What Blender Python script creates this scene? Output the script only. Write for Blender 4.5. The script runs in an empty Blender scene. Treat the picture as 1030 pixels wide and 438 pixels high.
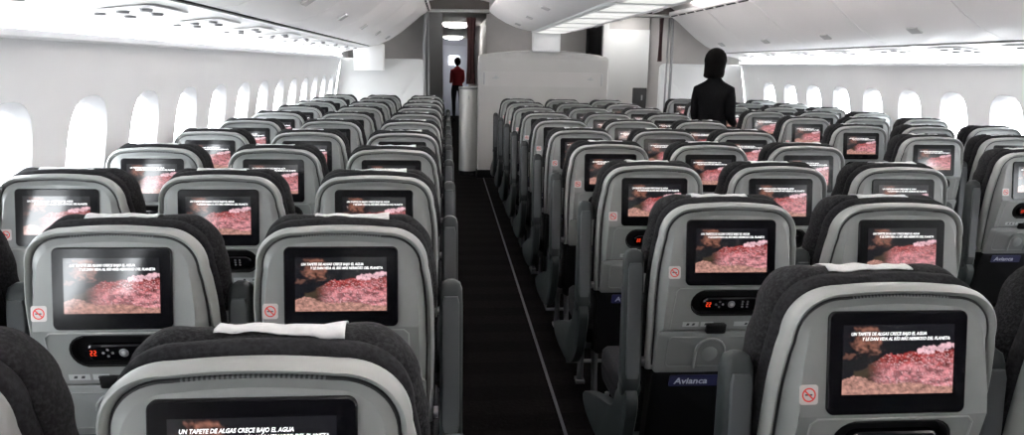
import bpy, bmesh, math, random
from mathutils import Vector, Matrix, noise
random.seed(4)
PI = math.pi
SC = bpy.context.scene
C = SC.collection
XC = 1.28            # cabin centre line
CAMH = 1.46

# ------------------------------------------------------------------ materials
def mat(name, col, rough=.6, metal=0., emis=None, estr=0., coat=0., spec=.5):
    m = bpy.data.materials.new(name); m.use_nodes = True
    b = m.node_tree.nodes['Principled BSDF']
    b.inputs['Base Color'].default_value = (*col, 1)
    b.inputs['Roughness'].default_value = rough
    b.inputs['Metallic'].default_value = metal
    b.inputs['Specular IOR Level'].default_value = spec
    if coat: b.inputs['Coat Weight'].default_value = coat; b.inputs['Coat Roughness'].default_value = .05
    if emis: b.inputs['Emission Color'].default_value = (*emis, 1); b.inputs['Emission Strength'].default_value = estr
    return m
def noisy(name, c1, c2, scale, rough=.6, bump=0., detail=3, lo=.35, hi=.65, bscale=None, spec=.5):
    m = mat(name, c1, rough, spec=spec); nt = m.node_tree; n = nt.nodes; l = nt.links; b = n['Principled BSDF']
    tc = n.new('ShaderNodeTexCoord'); nz = n.new('ShaderNodeTexNoise'); nz.inputs['Scale'].default_value = scale; nz.inputs['Detail'].default_value = detail
    l.new(tc.outputs['Object'], nz.inputs['Vector'])
    r = n.new('ShaderNodeValToRGB'); r.color_ramp.elements[0].position = lo; r.color_ramp.elements[1].position = hi
    r.color_ramp.elements[0].color = (*c1, 1); r.color_ramp.elements[1].color = (*c2, 1)
    l.new(nz.outputs['Fac'], r.inputs['Fac']); l.new(r.outputs['Color'], b.inputs['Base Color'])
    if bump:
        n2 = n.new('ShaderNodeTexNoise'); n2.inputs['Scale'].default_value = bscale or scale; n2.inputs['Detail'].default_value = 2
        l.new(tc.outputs['Object'], n2.inputs['Vector'])
        bp = n.new('ShaderNodeBump'); bp.inputs['Strength'].default_value = bump; bp.inputs['Distance'].default_value = .002
        l.new(n2.outputs['Fac'], bp.inputs['Height']); l.new(bp.outputs['Normal'], b.inputs['Normal'])
    return m
M = {}
M['shell'] = noisy('shell_grey', (.172,.182,.180), (.192,.202,.200), 9, .42)
M['rim'] = mat('rim_grey', (.225,.235,.23), .42)
M['groove'] = mat('groove_black', (.015,.015,.017), .6)
M['groove2'] = mat('stitch_grey', (.11,.115,.12), .6)
M['tray'] = noisy('tray_grey', (.145,.153,.152), (.16,.168,.167), 7, .4)
M['black'] = mat('glossy_black', (.003,.003,.004), .14, spec=.22)
M['blackmat'] = mat('matt_black', (.004,.004,.0045), .6, spec=.12)
M['fabric'] = noisy('charcoal_fabric', (.007,.007,.008), (.028,.028,.030), 170, .95, bump=.9, lo=.42, hi=.75, bscale=240, spec=.15)
M['fabric2'] = noisy('dark_fabric', (.006,.006,.007), (.016,.016,.018), 140, .95, bump=.6, bscale=200, spec=.15)
M['arm'] = noisy('armrest_grey', (.018,.022,.023), (.024,.029,.030), 12, .45, spec=.25)
M['armpad'] = mat('armrest_pad', (.05,.056,.06), .6)
M['metal'] = mat('dark_metal', (.22,.22,.23), .35, .8)
M['barmetal'] = mat('bar_metal', (.45,.45,.46), .3, .8)
M['cloth'] = noisy('white_cloth', (.50,.51,.515), (.58,.59,.595), 60, .9, bump=.4)
M['sticker'] = mat('sticker_white', (.48,.46,.45), .5)
M['red'] = mat('sign_red', (.6,.035,.03), .5)
M['ink'] = mat('ink_dark', (.03,.03,.035), .6)
M['labelgrey'] = mat('label_pale', (.36,.375,.38), .5)
M['led'] = mat('led_red', (.2,.0,.0), .5, emis=(1,.07,.02), estr=.23)
M['button'] = mat('button_grey', (.16,.16,.17), .4)
M['navy'] = mat('placard_navy', (.012,.014,.06), .4)
M['placardtext'] = mat('placard_text', (.5,.53,.6), .5)
M['caption'] = mat('caption_white', (.8,.8,.8), .5, emis=(1,1,1), estr=.20)
M['wall'] = noisy('sidewall_white', (.88,.88,.885), (.91,.91,.91), 2.2, .5)
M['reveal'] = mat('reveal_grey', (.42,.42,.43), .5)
M['bin'] = noisy('bin_white', (.90,.875,.87), (.93,.905,.90), 1.6, .38)
M['psu'] = mat('panel_white', (.80,.80,.80), .35)
M['psudark'] = mat('vent_grey', (.33,.33,.34), .5)
M['latchgrey'] = mat('latch_grey', (.55,.54,.54), .5)
M['gap'] = mat('gap_black', (.012,.012,.013), .8)
M['ceil'] = noisy('ceiling_cream', (.60,.58,.57), (.64,.62,.61), 1.5, .6)
M['divider'] = noisy('divider_white', (.66,.665,.66), (.70,.705,.70), 2, .45)
M['dividergrey'] = noisy('divider_grey', (.40,.395,.385), (.425,.42,.41), 2, .5)
M['dividerpanel'] = noisy('divider_panel_grey', (.43,.425,.415), (.455,.45,.44), 2, .45)
M['monument'] = noisy('monument_brown_grey', (.42,.40,.39), (.47,.45,.44), 3, .6)
M['header'] = mat('header_brown', (.045,.038,.036), .7)
M['darkpanel'] = noisy('dark_panel', (.04,.04,.042), (.05,.05,.051), 3, .6)
M['post'] = mat('post_grey', (.20,.20,.205), .4)
M['silver'] = mat('brushed_silver', (.48,.48,.465), .5, .2)
M['curtain'] = noisy('curtain_dark_red', (.022,.004,.005), (.035,.007,.008), 20, .9)
M['skin'] = mat('skin', (.18,.085,.06), .6)
M['hair'] = noisy('hair_black', (.002,.0018,.0018), (.004,.0035,.0033), 60, .8, spec=.03)
M['blackcloth'] = noisy('black_knit', (.003,.003,.0035), (.006,.006,.0065), 90, .95, bump=.3, spec=.04)
M['redcloth'] = noisy('red_knit', (.32,.02,.03), (.38,.03,.04), 40, .9)
M['trousers'] = mat('dark_trousers', (.012,.013,.02), .9)
M['doorwhite'] = mat('door_pale_blue', (.62,.66,.78), .4)
M['lamp'] = mat('lamp_white', (.8,.8,.8), .5, emis=(1,.98,.95), estr=5)
M['striplamp'] = mat('strip_lamp', (.8,.8,.8), .5, emis=(.97,.985,1), estr=4.5)
M['covelamp'] = mat('cove_lamp', (.8,.8,.8), .5, emis=(1,.955,.94), estr=36)
M['lens'] = mat('lamp_lens', (.8,.8,.79), .4, emis=(1,.99,.95), estr=.13)
M['pathstrip'] = mat('path_strip', (.022,.022,.03), .5)
# carpet; light from between the seats is painted in as faint cross bands
m = noisy('aisle_carpet', (.0025,.0021,.0021), (.0045,.0039,.0039), 55, .97, bump=.5, spec=.03); M['carpet'] = m
nt = m.node_tree; nn = nt.nodes; b = nn['Principled BSDF']
src = b.inputs['Base Color'].links[0].from_socket
tc = nn.new('ShaderNodeTexCoord'); wv = nn.new('ShaderNodeTexWave'); wv.bands_direction = 'Y'; wv.inputs['Scale'].default_value = 1.1; wv.inputs['Distortion'].default_value = .3
nt.links.new(tc.outputs['Object'], wv.inputs['Vector'])
rp = nn.new('ShaderNodeValToRGB'); rp.color_ramp.elements[0].position = .45; rp.color_ramp.elements[0].color = (.75,.75,.75,1); rp.color_ramp.elements[1].position = .6; rp.color_ramp.elements[1].color = (1.35,1.3,1.3,1)
nt.links.new(wv.outputs['Fac'], rp.inputs['Fac'])
mx = nn.new('ShaderNodeMix'); mx.data_type = 'RGBA'; mx.blend_type = 'MULTIPLY'; mx.inputs['Factor'].default_value = 1
nt.links.new(src, mx.inputs[6]); nt.links.new(rp.outputs['Color'], mx.inputs[7]); nt.links.new(mx.outputs[2], b.inputs['Base Color'])
# window pane
m = bpy.data.materials.new('cabin_window_glass'); m.use_nodes = True; nt = m.node_tree; nt.nodes.clear()
o_ = nt.nodes.new('ShaderNodeOutputMaterial'); t_ = nt.nodes.new('ShaderNodeBsdfTransparent'); g_ = nt.nodes.new('ShaderNodeBsdfGlossy'); g_.inputs['Roughness'].default_value = .03
t_.inputs['Color'].default_value = (.93,.95,.96,1); ms = nt.nodes.new('ShaderNodeMixShader'); ms.inputs[0].default_value = .05
nt.links.new(t_.outputs[0], ms.inputs[1]); nt.links.new(g_.outputs[0], ms.inputs[2]); nt.links.new(ms.outputs[0], o_.inputs[0]); M['glass'] = m
# display picture: colour attribute, emissive
m = bpy.data.materials.new('display_picture'); m.use_nodes = True; nt = m.node_tree; b = nt.nodes['Principled BSDF']
at = nt.nodes.new('ShaderNodeVertexColor'); at.layer_name = 'Col'
b.inputs['Base Color'].default_value = (.01,.01,.01,1); b.inputs['Roughness'].default_value = .10; b.inputs['Specular IOR Level'].default_value = .62
nt.links.new(at.outputs['Color'], b.inputs['Emission Color']); b.inputs['Emission Strength'].default_value = .20; M['display'] = m

# ------------------------------------------------------------------ mesh helpers
class MB:
    def __init__(s): s.v = []; s.f = []; s.m = []
    def add(s, vs, fs, mi=0):
        o = len(s.v); s.v += [tuple(p) for p in vs]
        s.f += [tuple(i + o for i in f) for f in fs]; s.m += [mi] * len(fs); return o
    def box(s, x0, x1, y0, y1, z0, z1, mi=0, bev=0.):
        if bev <= 0:
            vs = [(x, y, z) for z in (z0, z1) for y in (y0, y1) for x in (x0, x1)]
            s.add(vs, [(0,2,3,1), (4,5,7,6), (0,1,5,4), (2,6,7,3), (0,4,6,2), (1,3,7,5)], mi); return
        b = bmesh.new(); bmesh.ops.create_cube(b, size=1)
        for v in b.verts: v.co = Vector(((x0+x1)/2 + v.co.x*(x1-x0), (y0+y1)/2 + v.co.y*(y1-y0), (z0+z1)/2 + v.co.z*(z1-z0)))
        bmesh.ops.bevel(b, geom=list(b.edges), offset=bev, segments=2, affect='EDGES', profile=.5)
        b.verts.index_update(); s.add([v.co[:] for v in b.verts], [[v.index for v in f.verts] for f in b.faces], mi); b.free()
    def loft(s, rings, closed=True, cap0=False, cap1=False, mi=0):
        n = len(rings[0]); o = len(s.v)
        for r in rings: s.v += [tuple(p) for p in r]
        for k in range(len(rings) - 1):
            for i in range(n if closed else n - 1):
                j = (i + 1) % n
                s.f.append((o+k*n+i, o+k*n+j, o+(k+1)*n+j, o+(k+1)*n+i)); s.m.append(mi(k, i) if callable(mi) else mi)
        mm = mi(0, 0) if callable(mi) else mi
        if cap0: s.f.append(tuple(o+i for i in reversed(range(n)))); s.m.append(mm)
        if cap1: s.f.append(tuple(o+(len(rings)-1)*n+i for i in range(n))); s.m.append(mm)
    def tube(s, pts, r, n=10, mi=0, closed=False):
        pts = [Vector(p) for p in pts]; rings = []
        m_ = len(pts)
        for k, p in enumerate(pts):
            a = pts[k-1] if (k > 0 or closed) else p; c = pts[(k+1) % m_] if (k < m_-1 or closed) else p
            t = (c - a).normalized(); u = t.cross(Vector((0,0,1)))
            if u.length < .05: u = t.cross(Vector((1,0,0)))
            u.normalize(); w = t.cross(u); rr = r[k] if isinstance(r, (list, tuple)) else r
            rings.append([p + u*rr*math.cos(2*PI*i/n) + w*rr*math.sin(2*PI*i/n) for i in range(n)])
        if closed: rings.append(rings[0])
        s.loft(rings, True, not closed, not closed, mi)
    def build(s, name, mats, parent=None, smooth=30, recalc=True):
        me = bpy.data.meshes.new(name); me.from_pydata(s.v, [], s.f)
        mats = mats if isinstance(mats, (list, tuple)) else [mats]
        for q in mats: me.materials.append(q)
        me.polygons.foreach_set('material_index', s.m)
        if recalc:
            b = bmesh.new(); b.from_mesh(me); bmesh.ops.recalc_face_normals(b, faces=b.faces); b.to_mesh(me); b.free()
        if smooth:
            me.shade_smooth(); me.set_sharp_from_angle(angle=math.radians(smooth))
        me.update(); o = bpy.data.objects.new(name, me); C.objects.link(o)
        if parent is not None: o.parent = parent
        return o
def tag(o, label=None, cat=None, group=None, kind=None):
    if label: o['label'] = label
    if cat: o['category'] = cat
    if group: o['group'] = group
    if kind: o['kind'] = kind
    return o
def empty(name, loc=(0,0,0), rz=0):
    o = bpy.data.objects.new(name, None); C.objects.link(o); o.location = loc; o.rotation_euler = (0,0,rz); o.empty_display_size = .1; return o
def rrect(x0, x1, z0, z1, r, n=6):
    """closed loop of (x,z), anticlockwise from the lower left corner"""
    out = []
    for cx, cz, a0 in ((x0+r, z0+r, PI), (x1-r, z0+r, 1.5*PI), (x1-r, z1-r, 0), (x0+r, z1-r, .5*PI)):
        for i in range(n + 1):
            a = a0 + .5*PI*i/n; out.append((cx + r*math.cos(a), cz + r*math.sin(a)))
    return out
def text_mesh(body, size, width=None, shear=0., bold=0., spacing=1.0):
    cu = bpy.data.curves.new('txt', 'FONT'); cu.body = body; cu.size = size; cu.offset = bold; cu.shear = shear; cu.resolution_u = 2
    cu.space_character = spacing
    ob = bpy.data.objects.new('txt', cu); C.objects.link(ob)
    dg = bpy.context.evaluated_depsgraph_get(); me = bpy.data.meshes.new_from_object(ob.evaluated_get(dg))
    bpy.data.objects.remove(ob); bpy.data.curves.remove(cu)
    vs = [v.co.copy() for v in me.vertices]; fs = [list(p.vertices) for p in me.polygons]; bpy.data.meshes.remove(me)
    x0 = min(v.x for v in vs); x1 = max(v.x for v in vs); k = (width/(x1-x0)) if width else 1
    return [((v.x-x0)*k, v.y) for v in vs], fs

# ------------------------------------------------------------------ the seat
# local axes: x across, y forward (away from the viewer), z up. v = height relative to the screen's top edge
ZB = 1.058
def profR(v): return -v*.11                                     # rim and upholstery: slight recline
def prof(v): return v*.145 if v > -.182 else -.0264 + (-.182 - v)*.22   # the screen tips up, the console falls back
def P3(x, v, d): return (x, prof(v) + d, ZB + v)
def PR3(x, v, d): return (x, profR(v) + d, ZB + v)
def lerp_tab(tab, v):
    if v >= tab[0][0]: return tab[0][1]
    for (a, wa), (b2, wb) in zip(tab, tab[1:]):
        if v >= b2: t = (a - v)/(a - b2); t = t*t*(3-2*t) if False else t; return wa + (wb-wa)*t
    return tab[-1][1]
WT = [(-.03,.187), (-.08,.197), (-.14,.2035), (-.25,.205), (-.455,.200), (-.64,.196)]
def outline(inset=0., top=.0395, r=.092, bot=-.455, grow=0., tab=WT):
    """closed loop (x,v) from bottom left up, over the top, down the right"""
    def w(v): return lerp_tab(tab, v) + grow - inset
    T = top - inset; rr = r - inset*.8; B = bot + inset
    vc = T - rr; left = []
    n = 16
    for i in range(n): v = B + (vc - B)*i/n; left.append((-w(v), v))
    wc = w(vc)
    for i in range(15):
        a = PI - .5*PI*i/14; ca, sa = math.cos(a), math.sin(a)
        e = .92
        left.append((-(wc - rr) + rr*math.copysign(abs(ca)**e, ca), vc + rr*abs(sa)**e))
    xt = wc - rr; topn = 64
    mid = [(-xt + 2*xt*i/topn, T + .005*(1 - (1 - 2*i/topn)**2)) for i in range(1, topn)]
    return left + mid + [(-x, v) for x, v in reversed(left)]
def ring(inset, d, **k): return [PR3(x, v, d) for x, v in outline(inset, **k)]
NOL = len(outline())

parts = {}      # prototype parts, by key -> (object, [children])
def proto_part(key, o, kids=()): parts[key] = (o, list(kids)); return o

# rim / shell of the back
b = MB(); b.loft([ring(.004, .034), ring(0, .024), ring(-.001, .006), ring(.002, -.006), ring(.006, -.010), ring(.0105, -.0085), ring(.0145, .000)])
shell = b.build('seat_shell', M['rim'], smooth=50)
# stitched seam between rim and panel: dashes over the top, solid at the sides
b = MB()
rings = [ring(.0145, .000), ring(.0158, -.003), ring(.0176, -.003), ring(.0190, -.004)]
b.loft(rings, mi=lambda k, i: (1 if (i % 2 == 0 and 32 < i < NOL - 33) else 0))
seam = b.build('seam', [M['groove'], M['groove2']], shell)
# inner panel, split at the bend so that each piece is flat
def fill(loops, key_d, name, mt, parent=None, extra=None):
    bm = bmesh.new()
    for lp in loops:
        vs = [bm.verts.new(P3(x, v, key_d)) for x, v in lp]
        for i in range(len(vs)): bm.edges.new((vs[i], vs[(i+1) % len(vs)]))
    bmesh.ops.triangle_fill(bm, use_beauty=True, use_dissolve=False, edges=bm.edges[:])
    if extra: extra(bm)
    bmesh.ops.recalc_face_normals(bm, faces=bm.faces)
    if sum(f.normal.y*f.calc_area() for f in bm.faces) > 0: bmesh.ops.reverse_faces(bm, faces=bm.faces)
    me = bpy.data.meshes.new(name); bm.to_mesh(me); bm.free(); me.materials.append(mt)
    o = bpy.data.objects.new(name, me); C.objects.link(o)
    if parent is not None: o.parent = parent
    return o
INS = .033; VB, VS = -.182, -.318
ol = outline(INS)
up = [p for p in ol if p[1] > VB]; lo_ = lerp_tab(WT, VB) - INS
upper = [(-lo_, VB)] + up + [(lo_, VB)]
back_panel = fill([upper], -.004, 'back_panel', M['shell'])
lowL = [p for p in ol if VS < p[1] < VB]
nL = len(lowL)//2
lo2 = lerp_tab(WT, VS) - INS
def pill(cx, cv, hw, hh, n=10):
    return [(cx + (hw-hh)*(1 if math.cos(a) > 0 else -1)*(1 if abs(math.cos(a)) > 1e-6 else 0) + hh*math.cos(a), cv + hh*math.sin(a)) for a in [(-PI/2 + 2*PI*(i+.5)/(2*n)) for i in range(2*n)]]
lower = [(-lo2, VS)] + lowL[:nL] + [(-lo_, VB), (lo_, VB)] + lowL[nL:] + [(lo2, VS)]
pc = .006; PV = -.233
hole = pill(pc, PV, .106, .037)
b = MB(); bd = outline(.0186); b.loft([[PR3(x, v, -.004) for x, v in bd], [P3(x, v, -.004) for x, v in ol]])
shoulder = b.build('panel_edge', M['shell'], back_panel, smooth=60)
con = fill([lower, hole], -.004, 'control_console', M['shell'])
# raised console lip
b = MB(); cc = [(-.152,-.316), (-.148,-.198), (-.138,-.188), (.138,-.188), (.148,-.198), (.152,-.316)]
b.tube([P3(x, v, -.004) for x, v in cc], .0022, 6)
cl = b.build('console_edge', M['rim'], con)
# recessed black bay with handset
b = MB(); b.loft([[P3(x, v, -.0055) for x, v in pill(pc, PV, .110, .041)], [P3(x, v, -.0065) for x, v in pill(pc, PV, .107, .038)], [P3(x, v, .012) for x, v in pill(pc, PV, .102, .033)]], cap1=True)
bay = b.build('handset_bay', M['blackmat'], con, smooth=40)
b = MB(); b.loft([[P3(x, v, .010) for x, v in pill(pc+.006, -.237, .083, .020)], [P3(x, v, -.003) for x, v in pill(pc+.006, -.237, .083, .020)], [P3(x, v, -.007) for x, v in pill(pc+.006, -.237, .079, .016)]], cap1=True)
handset = b.build('handset', M['black'], smooth=40)
b = MB()
def disc(mb, cx, cv, r, d, n=14, mi=0, t=.0015):
    mb.loft([[P3(cx + r*math.cos(2*PI*i/n), cv + r*math.sin(2*PI*i/n), d) for i in range(n)], [P3(cx + r*.85*math.cos(2*PI*i/n), cv + r*.85*math.sin(2*PI*i/n), d - t) for i in range(n)]], cap1=True, mi=mi)
disc(b, .012, -.237, .0105, -.007, mi=0); disc(b, .012, -.237, .005, -.0085, mi=1)
for (x, v) in ((-.022,-.214), (-.022,-.230), (.044,-.214), (.044,-.222), (.044,-.230), (.058,-.214), (.058,-.222), (.058,-.230), (-.032,-.222), (-.012,-.222)):
    v -= .015; disc(b, x, v, .0032, -.007, 8)
b.build('button', [M['button'], M['labelgrey']], handset, smooth=0)
b = MB()
for x0 in (-.060, -.052):
    for (a0, a1, v0, v1) in ((0,.007,-.2145,-.2125), (0,.007,-.2225,-.2205), (0,.007,-.2305,-.2285), (0,.002,-.2305,-.2215), (.005,.007,-.2225,-.2125)):
        a0 *= .75; a1 *= .75; v0 = -.237 + (v0+.2215)*.75; v1 = -.237 + (v1+.2215)*.75
        b.add([P3(x0+a0, v0, -.0075), P3(x0+a1, v0, -.0075), P3(x0+a1, v1, -.0075), P3(x0+a0, v1, -.0075)], [(0,1,2,3)])
b.build('digit_readout', M['led'], handset, smooth=0)
# label strip above the tray
b = MB()
for x0, x1 in ((-.118,-.072), (-.066,-.030), (.030,.118)):
    b.add([P3(x0, -.307, -.0055), P3(x1, -.307, -.0055), P3(x1, -.292, -.0055), P3(x0, -.292, -.0055)], [(0,1,2,3)])
for x0 in (-.108,-.092,-.056,-.046,.06,.09): b.add([P3(x0, -.303, -.0060), P3(x0+.008, -.303, -.0060), P3(x0+.010, -.296, -.0060), P3(x0+.003, -.296, -.0060)], [(0,1,2,3)], 1)
labels = b.build('instruction_label', [M['labelgrey'], M['ink']], con, smooth=0)
# tray table
def rl(x0, x1, v0, v1, r, d): return [P3(x, v, d) for x, v in rrect(x0, x1, v0, v1, r)]
b = MB(); b.loft([rl(-.186,.186,-.457,-.322,.012,.006), rl(-.186,.186,-.457,-.322,.012,-.006), rl(-.183,.183,-.454,-.325,.010,-.008)], cap1=True)
b.loft([rl(-.155,.155,-.438,-.338,.014,-.0078), rl(-.153,.153,-.436,-.340,.013,-.0098), rl(-.150,.150,-.433,-.343,.012,-.0078)], cap1=True)
tray = b.build('tray_table', M['tray'], smooth=40)
b = MB(); b.box(-.022-.028, -.022+.028, .045, .062, 0, 1, bev=0); b = MB()
b.loft([rl(-.050,.006,-.327,-.296,.005,-.002), rl(-.050,.006,-.327,-.296,.005,-.014), rl(-.047,.003,-.324,-.299,.004,-.016)], cap1=True)
latch = b.build('latch', M['blackmat'], tray, smooth=40)
b = MB(); arch = [P3(-.028 + .042*math.cos(a), -.388 + .042*math.sin(a), -.010) for a in [PI - PI*i/12 for i in range(13)]]
b.tube([P3(-.070,-.440,-.010)] + arch + [P3(.014,-.440,-.010)], .0045, 8)
b.loft([[P3(-.028 + .024*math.cos(a), -.396 + .024*math.sin(a), -.0092) for a in [2*PI*i/16 for i in range(16)]], [P3(-.028 + .022*math.cos(a), -.396 + .022*math.sin(a), -.0105) for a in [2*PI*i/16 for i in range(16)]]], cap1=True)
hook = b.build('cup_hook', M['shell'], tray, smooth=40)
# screen
b = MB(); e = .0055
b.loft([rl(-.1255,.1255,-.178,0,.013,-.003), rl(-.1255,.1255,-.178,0,.013,-.008), rl(-.1235,.1235,-.176,-.002,.011,-.010)], cap1=True)
screen = b.build('screen', M['black'], smooth=40)
NX, NY = 112, 63
SX0, SX1, SV0, SV1 = -.1005, .1005, -.142, -.022
def pic(u, w):      # w: 0 top .. 1 bottom -> linear RGB
    n1 = noise.fractal(Vector((u*5, w*4, 1.3)), 1, 2, 4); n2 = noise.fractal(Vector((u*24, w*24, 7.7)), 1, 2, 4); n3 = noise.noise(Vector((u*70, w*60, 3)))
    bg = Vector((.004,.004,.007)); col = bg
    # brown reef, upper left
    m_ = 1 - math.hypot((u-.22)/.23, (w-.22)/.20) + n1*.45 + n2*.35
    if m_ > .12: col = bg.lerp(Vector((.20,.085,.06))*(1 + n2*1.2), min(1, (m_-.12)*2.2))
    m_ = 1 - math.hypot((u-.06)/.08, (w-.45)/.07) + n2*.6
    if m_ > .3: col = Vector((.13,.06,.045))
    # pink reef rising to the right
    edge = .66 - .26*min(1, max(0, (u-.18)/.22)) + .05*n1 + .025*n2 - .05*max(0, u-.4)
    n4 = noise.fractal(Vector((u*9, w*16, 4.4)), 1, 2, 3)
    if w > edge and u > .10:
        t = (w - edge)/(1 - edge); c = Vector((.30,.03,.028)).lerp(Vector((.56,.21,.23)), min(1, max(0, t*2.6 - .25 + .6*n4))); col = c*(1 + .75*n2 + .55*n3)
        if n3 > .18: col = col.lerp(Vector((.80,.55,.58)), min(.8, (n3-.18)*3))
        if u < .42 and t < .75: col = col.lerp(Vector((.05,.035,.022)), min(1, (.42-u)*5))
        if n4 < -.18 and t > .35: col = col*.55
    # white pink ridge upper right
    m_ = 1 - math.hypot((u-.90)/.26, (w-.34 + (u-.88)*.22)/.075) + n2*.6
    if m_ > .25: col = Vector((.72,.45,.50))*(1 + .6*n3 + .3*n2)
    # tan sand along the bottom
    if w > .84 + .05*n1 - .10*math.exp(-((u-.12)/.14)**2) + .08*max(0, u-.5): col = Vector((.42,.22,.18))*(1 + .7*n2 + .5*n3)
    return tuple(max(.002, min(1.2, q)) for q in col)
b = MB(); vs = []
for j in range(NY+1):
    for i in range(NX+1): vs.append(P3(SX0 + (SX1-SX0)*i/NX, SV1 + (SV0-SV1)*j/NY, -.0107))
b.add(vs, [(j*(NX+1)+i, (j+1)*(NX+1)+i, (j+1)*(NX+1)+i+1, j*(NX+1)+i+1) for j in range(NY) for i in range(NX)])
disp = b.build('display', M['display'], screen, smooth=0)
ca = disp.data.color_attributes.new('Col', 'FLOAT_COLOR', 'POINT')
for j in range(NY+1):
    for i in range(NX+1): ca.data[j*(NX+1)+i].color = (*pic(i/NX, j/NY), 1)
b = MB()
for txt, u0, u1, wv_ in (('UN TAPETE DE ALGAS CRECE BAJO EL AGUA', .07, .745, .150), ('Y LE DAN VIDA AL RÍO MÁS HERMOSO DEL PLANETA', .17, .955, .222)):
    tv, tf = text_mesh(txt, .0078, (u1-u0)*(SX1-SX0), .25, .00016)
    b.add([P3(SX0 + (SX1-SX0)*u0 + x, SV1 + (SV0-SV1)*wv_ + y, -.0113) for x, y in tv], tf)
b.build('caption', M['caption'], screen, smooth=0, recalc=False)
# no smoking sign
b = MB(); b.loft([rl(-.1725,-.1395,-.160,-.126,.005,-.004), rl(-.1725,-.1395,-.160,-.126,.005,-.0052)], cap1=True, mi=0)
cx, cv = -.156, -.143; N = 20
b.loft([[P3(cx+.0125*math.cos(2*PI*i/N), cv+.0125*math.sin(2*PI*i/N), -.0056) for i in range(N)], [P3(cx+.0098*math.cos(2*PI*i/N), cv+.0098*math.sin(2*PI*i/N), -.0056) for i in range(N)]], mi=1)
for sx in (1,): b.add([P3(cx-.0085, cv+.0062, -.0060), P3(cx-.0065, cv+.0082, -.0060), P3(cx+.0085, cv-.0062, -.0060), P3(cx+.0065, cv-.0082, -.0060)], [(0,1,2,3)], 1)
b.add([P3(cx-.0070, cv-.0012, -.0057), P3(cx+.0060, cv-.0012, -.0057), P3(cx+.0060, cv+.0014, -.0057), P3(cx-.0070, cv+.0014, -.0057)], [(0,1,2,3)], 2)
sign = b.build('no_smoking_sign', [M['sticker'], M['red'], M['ink']], smooth=0)
# upholstery: slim back cushion and the thick winged headrest in front of it
WU = [(-.03,.190), (-.10,.202), (-.2,.208), (-.41,.206), (-.62,.200)]
def ringu(inset, d, **k):
    k.setdefault('tab', WU); return ring(inset, d, **k)
b = MB(); kw = dict(top=.050, r=.095, bot=-.64)
b.loft([ringu(.03, .030, **kw), ringu(.010, .033, **kw), ringu(.001, .045, **kw), ringu(.0, .060, **kw), ringu(.008, .078, **kw), ringu(.035, .090, **kw), ringu(.08, .094, **kw)], cap0=True, cap1=True)
cush = b.build('back_cushion', M['fabric2'], smooth=60)
def wob(r_, s_, a_): return [(p[0] + a_*noise.noise(Vector(p)*s_), p[1] + a_*noise.noise(Vector(p)*s_ + Vector((9,0,0))), p[2] + a_*noise.noise(Vector(p)*s_ + Vector((0,9,0)))) for p in r_]
WH = [(-.03,.196), (-.08,.208), (-.14,.211), (-.19,.206)]
kh = dict(top=.052, r=.085, bot=-.185, tab=WH)
b = MB(); b.loft([wob([(p[0], p[1], p[2] - .009*math.exp(-(p[0]/.10)**4)*(p[2] > ZB)) for p in ring(i_, d_, **kh)], 18, .005) for i_, d_ in ((.04,.068), (.014,.070), (.003,.080), (-.001,.098), (.0,.118), (.006,.138), (.018,.152), (.04,.160), (.08,.160))], cap0=True, cap1=True)
head = b.build('headrest', M['fabric'], smooth=70)
# white cover over the top of the headrest
from mathutils.bvhtree import BVHTree
head_bvh = BVHTree.FromPolygons([v.co.copy() for v in head.data.vertices], [list(p.vertices) for p in head.data.polygons])
def cover_mesh(seed, x0, x1):
    rnd = random.Random(seed); rows = []
    path = [(.0385,.078), (.0405,.086), (.042,.094), (.0435,.104), (.044,.116), (.043,.128), (.040,.142), (.034,.153), (.01,.164), (-.03,.168), (-.08,.170)]
    a = [rnd.uniform(-.006,.006) for _ in range(4)]; n = 22
    rows = []
    for k, (v, d) in enumerate(path):
        sk = (a[0]*(1-k/10)); row = []
        for i in range(n+1):
            t = i/n; x = x0 + (x1-x0)*t + sk
            ww = .0022*noise.noise(Vector((x*40, k*.7, seed*3.1))) + .002*math.sin(t*9+seed)
            dd = d + (a[1] + .012*(t-.5)*(1 if seed % 2 else -1) if k == 0 else 0)
            p = Vector(PR3(x, v + .002, dd)); h = head_bvh.ray_cast(p + Vector((0,0,.08)), Vector((0,0,-1)))
            if k < 8 and h[0] is not None: p.z = h[0].z + .0028 + abs(ww)
            row.append(tuple(p))
        rows.append(row)
    b = MB(); b.loft(rows, closed=False)
    o = b.build('headrest_cover', M['cloth'], smooth=80)
    md = o.modifiers.new('s', 'SOLIDIFY'); md.thickness = .0016
    return o
covers = [cover_mesh(1, -.085, .08), cover_mesh(2, -.075, .095), cover_mesh(5, -.09, .065)]
# seat pan cushion
b = MB()
def yz(x0, x1, y0, y1, z0, z1, r, n=5):
    rr = rrect(y0, y1, z0, z1, r, n); return rr
loops = []
for x, ins in ((-.211,.03), (-.206,.008), (-.19,.0), (.19,.0), (.206,.008), (.211,.03)):
    loops.append([(x, y, z) for y, z in rrect(.16+ins, .62-ins, .33+ins, .465-ins, .045)])
b.loft(loops, cap0=True, cap1=True); pan = b.build('seat_cushion', M['fabric2'], smooth=60)
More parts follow.
